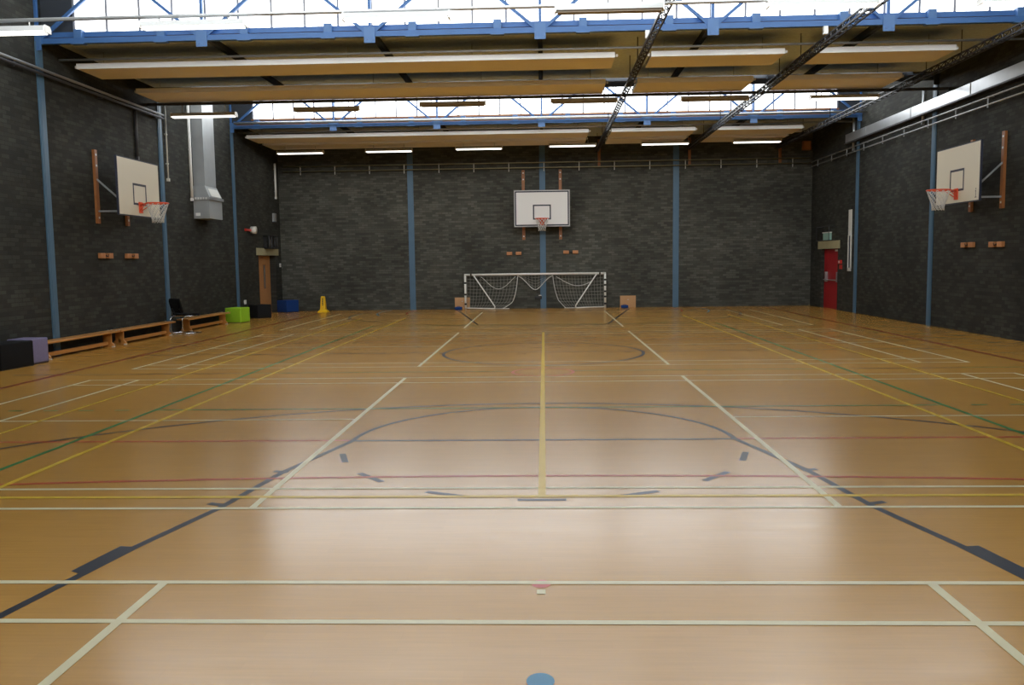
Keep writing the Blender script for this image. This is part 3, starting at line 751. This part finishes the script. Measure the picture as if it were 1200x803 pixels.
wall_item('junction_box', 'small grey box high on the left wall above the wooden door', 'junction box', -1, 29.45, 3.1, [('box_body', M['galv_dull'], 0, .08, -.10, .10, 0, .28), ('lower_cap', M['black'], 0, .085, -.10, .10, -.03, 0)])
wall_item('light_switch', 'tiny white light switch on the left wall right of the wooden door', 'light switch', -1, 30.0, 1.55, [('switch_plate', M['white'], 0, .02, -.07, .07, 0, .13), ('rocker', M['offwhite'], .02, .026, -.02, .02, .04, .09)])
wall_item('wall_socket', 'tiny white wall socket low on the left wall above the green cube', 'socket', -1, 26.3, .44, [('socket_plate', M['white'], 0, .03, -.07, .07, 0, .13), ('switch_key', M['offwhite'], .03, .036, -.02, .02, .08, .11)])

# ------------------------------------------------------------------ benches along the left wall
def bench(ya, yb, label):
    x0, x1, H = -9.13, -8.84, .325
    t = thing('gym_bench', label, 'bench', (-8.98, (ya+yb)/2, 0), 0, 'wooden benches along the left wall')
    MB().rbox(x0, x1, ya, yb, H-.038, H, .008).build('seat_plank', M['bench'], t)
    for y in (ya+.22, yb-.26):
        m_ = MB(); m_.prism([(x0+.05,0),(x1-.05,0),(x1-.01,.015),(x1-.01,.05),(x1-.06,.10),(x1-.06,H-.036),(x0+.06,H-.036),(x0+.06,.10),(x0+.01,.05),(x0+.01,.015)], 'y', y-.02, y+.02)
        lg = m_.build('leg', M['bench'], t)
        f_ = MB(); f_.box(x1-.05, x1-.002, y-.03, y+.03, 0, .022); f_.box(x0+.002, x0+.05, y-.03, y+.03, 0, .022); f_.build('rubber_foot', M['offwhite'], lg)
    MB().box(-9.01, -8.96, ya+.2, yb-.24, .045, .115).build('balance_rail', M['bench'], t)
    m_ = MB()
    for y in (ya+.05, yb-.05):
        for x in (x0+.06, x1-.06): m_.lathe([(.016,H),(.014,H+.010),(.004,H+.013)], x, y, 10)
    m_.build('stud', M['offwhite'], t)
bench(14.95, 17.74, 'long wooden bench beside the purple cube, nearest the camera')
bench(17.78, 20.50, 'middle long wooden bench, ending beside the black chair')
bench(21.22, 24.16, 'long wooden bench between the black chair and the green cube')

# ------------------------------------------------------------------ black chair on a chrome sled base
t = thing('chair', 'black chair on curved chrome tube base between two benches', 'chair', (-8.72, 20.80, 0), math.radians(148))
# local: seat faces -Y ... front is at -Y
for s_ in (-1, 1):
    x = s_*.24
    MB().tube([(x,-.20,.43),(x,.10,.43),(x,.19,.425),(x,.25,.39),(x,.275,.32),(x,.27,.14),(x,.25,.05),(x,.20,.018),(x,.05,.014),(x,-.26,.014)], .0135, 8).build('side_frame', M['chrome'], t, True)
    MB().bar((x*.6,.17,.45),(x*.6,.27,.62), .03, .02).build('back_support', M['black'], t, True)
MB().tube([(-.24,-.26,.014),(.24,-.26,.014)], .0125, 8).build('front_crossbar', M['chrome'], t, True)
m = MB(); nu, nvv = 8, 6; vs = []
for i in range(nu+1):
    for j in range(nvv+1):
        x = -.22+.44*i/nu; y = .20-.43*j/nvv
        vs.append((x, y, .465+.02*(2*x/.44)**2-(.035*max(0, j/nvv-.75)*4)))
fs = [(i*(nvv+1)+j, (i+1)*(nvv+1)+j, (i+1)*(nvv+1)+j+1, i*(nvv+1)+j+1) for i in range(nu) for j in range(nvv)]
m.add(vs, fs, True); o = m.build('seat', M['blackfab'], t, True); md = o.modifiers.new('thick', 'SOLIDIFY'); md.thickness = .045; md.offset = 0
m = MB(); vs = []
for i in range(nu+1):
    for j in range(nvv+1):
        q = j/nvv; wd = .215-.05*max(0, abs(q-.5)-.3)*3
        x = -wd+2*wd*i/nu
        vs.append((x, .215+.10*q-.05*(1-(x/.22)**2), .52+.34*q))
m.add(vs, fs, True); o = m.build('backrest', M['blackfab'], t, True); md = o.modifiers.new('thick', 'SOLIDIFY'); md.thickness = .035; md.offset = 0

# ------------------------------------------------------------------ soft cubes
def cube(x, y, rz, sx, sy, h, mt, label):
    t = thing('soft_cube_seat', label, 'cube seat', (x, y, 0), math.radians(rz), 'soft cube seats')
    MB().rbox(-sx/2, sx/2, -sy/2, sy/2, .012, h, .025).build('cushion_body', mt, t, True)
    m_ = MB(); m_.rbox(-sx/2+.01, sx/2-.01, -sy/2+.01, sy/2-.01, 0, .02, .004); m_.build('base_board', M['black'], t, True)
cube(-8.84, 13.10, -7, .46, .46, .43, M['blackfab'], 'black cube seat cut by the left edge of the frame')
cube(-8.90, 13.94, -6, .46, .78, .43, M['blackfab'], 'black block seat between the left edge of the frame and the purple cube')
cube(-8.91, 14.60, -4, .46, .44, .44, M['purple'], 'purple grey cube seat at the near end of the benches')
cube(-8.80, 24.60, -12, .50, .50, .43, M['green'], 'lime green cube seat at the far end of the benches')
cube(-8.77, 26.48, -38, .50, .50, .42, M['blackfab'], 'black cube seat right of the lime green cube')
cube(-8.79, 29.50, -34, .52, .52, .42, M['bluefab'], 'blue cube seat in the far left corner')

# ------------------------------------------------------------------ yellow caution cone
t = thing('caution_cone', 'yellow plastic caution cone on the floor by the far left corner', 'caution cone', (-7.51, 29.3, 0))
m = MB()
def sq(h, z): return [(-h,-h,z),(h,-h,z),(h,h,z),(-h,h,z)]
lev = [(.165,0),(.165,.03),(.10,.085),(.092,.10),(.060,.52),(.05,.545)]
vs = [p_ for h, z in lev for p_ in sq(h, z)]; fs = [(3,2,1,0), tuple(4*(len(lev)-1)+k for k in range(4))]
for i in range(len(lev)-1):
    for k in range(4): fs.append((4*i+k, 4*i+(k+1) % 4, 4*i+4+(k+1) % 4, 4*i+4+k))
m.add(vs, fs); m.build('cone_body', M['yellow'], t, True)
m = MB()
for k in range(5):
    z = .24+k*.052; h = .092-(z-.10)*.0762
    m.box(-.022, .022, -h-.006, -h+.004, z, z+.034)
m.build('lettering', M['darkink'], t, True)

# ------------------------------------------------------------------ light and camera
w = bpy.data.worlds.new('overcast'); scene.world = w; w.use_nodes = True
w.node_tree.nodes['Background'].inputs['Color'].default_value = (.9,.95,1,1); w.node_tree.nodes['Background'].inputs['Strength'].default_value = 1.0

cam = bpy.data.cameras.new('camera'); co = bpy.data.objects.new('camera', cam); col.objects.link(co); scene.camera = co
cam.sensor_width = 36; cam.sensor_fit = 'HORIZONTAL'; cam.lens = 1014.768/1200*36; cam.clip_end = 200
r = Vector((0.99924642,0.03659323,-0.01294347)); u = Vector((0.00943846,0.09438245,0.99549127)); f = Vector((-0.03764988,0.99486325,-0.09396594))
mw = Matrix(((r.x,u.x,-f.x,.02914),(r.y,u.y,-f.y,0),(r.z,u.z,-f.z,1.66564),(0,0,0,1)))
co.matrix_world = mw

scene.view_settings.view_transform = 'Standard'; scene.view_settings.look = 'None'
scene.view_settings.exposure = 0; scene.view_settings.gamma = 1
cy = scene.cycles
cy.use_denoising = True; cy.denoiser = 'OPENIMAGEDENOISE'; cy.denoising_prefilter = 'ACCURATE'; cy.denoising_quality = 'HIGH'; cy.use_adaptive_sampling = False; cy.max_bounces = 6; cy.diffuse_bounces = 4; cy.glossy_bounces = 3
cy.sample_clamp_indirect = 6; cy.caustics_reflective = False; cy.caustics_refractive = False
